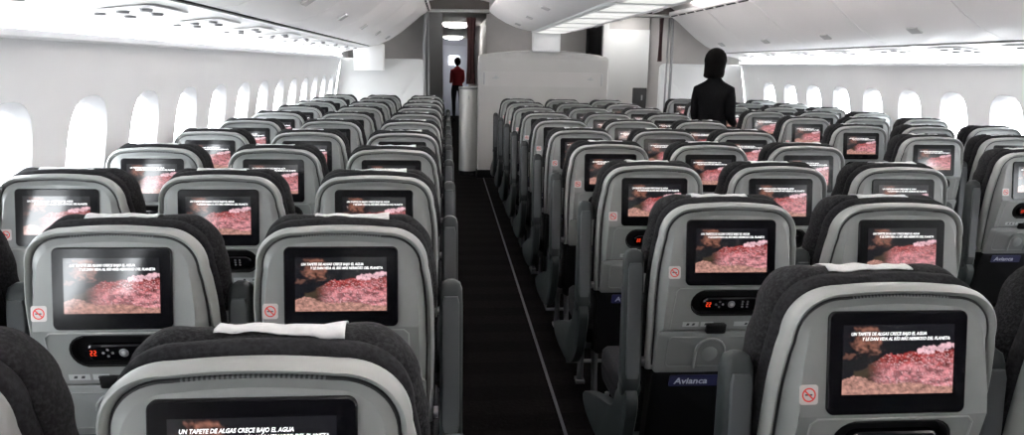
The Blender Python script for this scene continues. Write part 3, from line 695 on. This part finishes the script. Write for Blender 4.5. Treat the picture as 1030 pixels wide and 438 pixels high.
# ------------------------------------------------------------------ people
def skin_body(name, joints, edges, mt, parent=None, sub=2, root_i=0):
    me = bpy.data.meshes.new(name); me.from_pydata([j[0] for j in joints], edges, []); o = bpy.data.objects.new(name, me); C.objects.link(o)
    sk = o.modifiers.new('skin', 'SKIN'); sk.use_smooth_shade = True
    for i, j in enumerate(joints):
        r = j[1]; me.skin_vertices[0].data[i].radius = (r, r) if isinstance(r, (int, float)) else r
        me.skin_vertices[0].data[i].use_root = i == root_i
    ss = o.modifiers.new('sub', 'SUBSURF'); ss.levels = sub; ss.render_levels = sub
    dg = bpy.context.evaluated_depsgraph_get(); dg.update(); m2 = bpy.data.meshes.new_from_object(o.evaluated_get(dg)); m2.materials.clear(); m2.materials.append(mt)
    for p in m2.polygons: p.use_smooth = True
    o.modifiers.clear(); o.data = m2
    if parent is not None: o.parent = parent
    return o
def person(loc, rz, h, top, legs_m, label, hairlen):
    k = h/1.64; root = empty('person', loc, rz); tag(root, label, 'person')
    # faces +y locally; feet on z=0
    J = [((0,0,.93*k),(.135,.095)), ((0,.0,1.06*k),(.125,.088)), ((0,.005,1.20*k),(.142,.095)), ((0,0,1.305*k),(.105,.075)), ((0,.005,1.375*k),(.058,.05)), ((0,.012,1.43*k),.046),
         ((-.140*k,0,1.285*k),.054), ((-.152*k,.0,1.18*k),.050), ((-.158*k,.01,1.05*k),.044), ((-.16*k,.12,1.00*k),.032), ((-.12*k,.20,1.00*k),.025),
         ((.140*k,0,1.285*k),.054), ((.152*k,.0,1.18*k),.050), ((.158*k,.01,1.05*k),.044), ((.16*k,.12,1.00*k),.032), ((.12*k,.20,1.00*k),.025),
         ((-.085*k,0,.84*k),.092), ((-.095*k,.0,.66*k),.075), ((-.095*k,.01,.48*k),.055), ((-.095*k,-.01,.30*k),.052), ((-.095*k,-.02,.09*k),.036),
         ((.085*k,0,.84*k),.092), ((.095*k,.0,.66*k),.075), ((.095*k,.01,.48*k),.055), ((.095*k,-.01,.30*k),.052), ((.095*k,-.02,.09*k),.036)]
    E = [(0,1),(1,2),(2,3),(3,4),(4,5),(3,6),(6,7),(7,8),(8,9),(9,10),(3,11),(11,12),(12,13),(13,14),(14,15),(0,16),(16,17),(17,18),(18,19),(19,20),(0,21),(21,22),(22,23),(23,24),(24,25)]
    body = skin_body('body', J, E, M[top], root)
    if legs_m != top:
        body.data.materials.append(M[legs_m])
        for p in body.data.polygons:
            if p.center.z < .93*k: p.material_index = 1
    # head with face
    hz = h - .115; b = bmesh.new(); bmesh.ops.create_uvsphere(b, u_segments=32, v_segments=24, radius=1)
    for v in b.verts:
        x, y, z = v.co; w = .074*(1 - .22*max(0, -z)**1.5); Y = y*.094; Zz = z*.112
        if y > 0: Y *= 1 - .12*max(0, -z)
        fx, fz = x*w, Zz
        if y > 0:
            nose = math.exp(-((fx)/.011)**2)*math.exp(-((fz+.012)/.022)**2)*(1 if fz > -.04 else .3); Y += .022*nose
            for ex in (-.030,.030): Y -= .009*math.exp(-((fx-ex)/.014)**2 - ((fz-.008)/.011)**2)
            Y += .006*math.exp(-(fx/.022)**2 - ((fz+.052)/.008)**2) - .003*math.exp(-(fx/.022)**2 - ((fz+.060)/.004)**2) + .008*math.exp(-(fx/.02)**2 - ((fz+.095)/.015)**2)
        v.co = Vector((fx, Y + .018, hz + Zz))
    me = bpy.data.meshes.new('head'); b.to_mesh(me); b.free(); me.materials.append(M['skin']); me.shade_smooth(); hd = bpy.data.objects.new('head', me); C.objects.link(hd); hd.parent = root
    for sx in (-1,1):
        b = MB(); n = 10; b.loft([[(sx*(.070 + q*.010), .012 + r*.018*math.cos(2*PI*i/n), hz - .005 + r*.031*math.sin(2*PI*i/n)) for i in range(n)] for q, r in ((0,.7),(.8,1),(1.2,.85),(.9,.5))], cap1=True); b.build('ear', M['skin'], hd, smooth=60)
        b = MB(); b.tube([(sx*.030-.009,.098,hz+.009),(sx*.030,.101,hz+.010),(sx*.030+.009,.098,hz+.009)],[.002,.0045,.002],8); b.build('eye', M['hair'], hd, smooth=60)
    # hair cap
    b = bmesh.new(); bmesh.ops.create_uvsphere(b, u_segments=36, v_segments=26, radius=1)
    for v in b.verts:
        x, y, z = v.co; X = x*.094; Y = y*.108 - .004; Zz = z*.112
        if z < 0:
            q = math.sqrt(max(1e-6, 1 - z*z)); lim = 1 + .9*(-z) if hairlen else 1.0
            f_ = min((.97 - .10*(-z))/q, lim)
            X = X*f_ - (.012*(-z) if hairlen else 0); Y *= f_*.95; Zz = z*(.115 + hairlen)
        if y > .30 and z < .45: Y = min(Y, .035 - .02*(.45-z)); X *= .99
        s_ = .004*noise.noise(Vector((x*14, y*14, z*1.5)))
        v.co = Vector((X + s_, Y + s_, hz + .012 + Zz))
    me = bpy.data.meshes.new('hair'); b.to_mesh(me); b.free(); me.materials.append(M['hair']); me.shade_smooth(); o = bpy.data.objects.new('hair', me); C.objects.link(o); o.parent = root
    # hands: palm and five fingers
    for sx in (-1, 1):
        w0 = Vector((sx*.12*k, .20, 1.00*k)); dr = Vector((-sx*.75, .6, .05)).normalized(); up = Vector((0,0,1)); sd = dr.cross(up).normalized()
        JJ = [(w0 - dr*.02, .022), (w0 + dr*.035, (.026,.018)), (w0 + dr*.075, (.030,.016))]; EE = [(0,1),(1,2)]
        for q, (off, ln) in enumerate(((-.028,.058), (-.010,.068), (.010,.064), (.027,.050))):
            a = w0 + dr*.085 + up*off; i0 = len(JJ)
            JJ += [(a, .009), (a + dr*ln*.5 + sd*sx*-.006, .008), (a + dr*ln*.85 + sd*sx*-.022, .007)]; EE += [(2,i0),(i0,i0+1),(i0+1,i0+2)]
        i0 = len(JJ); JJ += [(w0 + dr*.045 + up*.034, .010), (w0 + dr*.078 + up*.052, .008)]; EE += [(1,i0),(i0,i0+1)]
        skin_body('hand', [(tuple(p), r) for p, r in JJ], EE, M['skin'], root, 1)
        b = MB(); x = sx*.095*k; rings = []
        for y, hw, ht in ((-.075,.025,.05), (-.05,.036,.075), (.0,.038,.085), (.07,.043,.055), (.13,.038,.04), (.155,.018,.02)):
            rings.append([(x + hw*math.cos(2*PI*i/12), y, max(.0, ht*.5 + ht*.5*math.sin(2*PI*i/12))) for i in range(12)])
        b.loft(rings, cap0=True, cap1=True); b.build('shoe', M['blackmat'], root, smooth=60)
    return root
person((2.30, 6.35, 0), math.radians(-38), 1.635, 'blackcloth', 'blackcloth', 'woman in black long sleeves standing in the right aisle, facing away', .04)
person((.27, 20.0, 0), math.radians(10), 1.655, 'redcloth', 'trousers', 'distant person in a red top walking away in the far corridor', .0)

# ------------------------------------------------------------------ light
w = bpy.data.worlds.new('overcast'); SC.world = w; w.use_nodes = True
bg = w.node_tree.nodes['Background']; bg.inputs['Color'].default_value = (.95,.975,1,1); bg.inputs['Strength'].default_value = 3.6
for sx in (-1, 1):
    L = bpy.data.lights.new('window_portal', 'AREA'); L.shape = 'RECTANGLE'; L.size = 12.4; L.size_y = .56; L.cycles.is_portal = True
    o = bpy.data.objects.new('window_portal', L); C.objects.link(o); o.location = (XC + sx*2.93, 3.6, 1.08)
    o.rotation_euler = Matrix(((0,0,sx),(1,0,0),(0,sx,0))).to_euler() if False else (0,0,0)
    # aim the light's -Z towards the cabin, long side along y
    z = Vector((sx,0,0)); x = Vector((0,1,0)); y = z.cross(x); o.rotation_euler = Matrix((x, y, z)).transposed().to_euler()
# ------------------------------------------------------------------ camera
cam = bpy.data.cameras.new('camera'); co = bpy.data.objects.new('camera', cam); C.objects.link(co); SC.camera = co
cam.sensor_width = 36; cam.lens = 747.5/1030*36; cam.clip_start = .02
co.matrix_world = Matrix.Translation((0,0,CAMH)) @ Matrix.Rotation(-.0889, 4, 'Z') @ Matrix.Rotation(PI/2 - .2014, 4, 'X') @ Matrix.Rotation(.018, 4, 'Z')
vs_ = SC.view_settings; vs_.view_transform = 'Standard'; vs_.look = 'None'; vs_.gamma = 1; vs_.use_curve_mapping = False; vs_.exposure = 2.42
SC.cycles.max_bounces = 8; SC.cycles.diffuse_bounces = 5; SC.cycles.use_denoising = True; SC.cycles.sample_clamp_indirect = 6
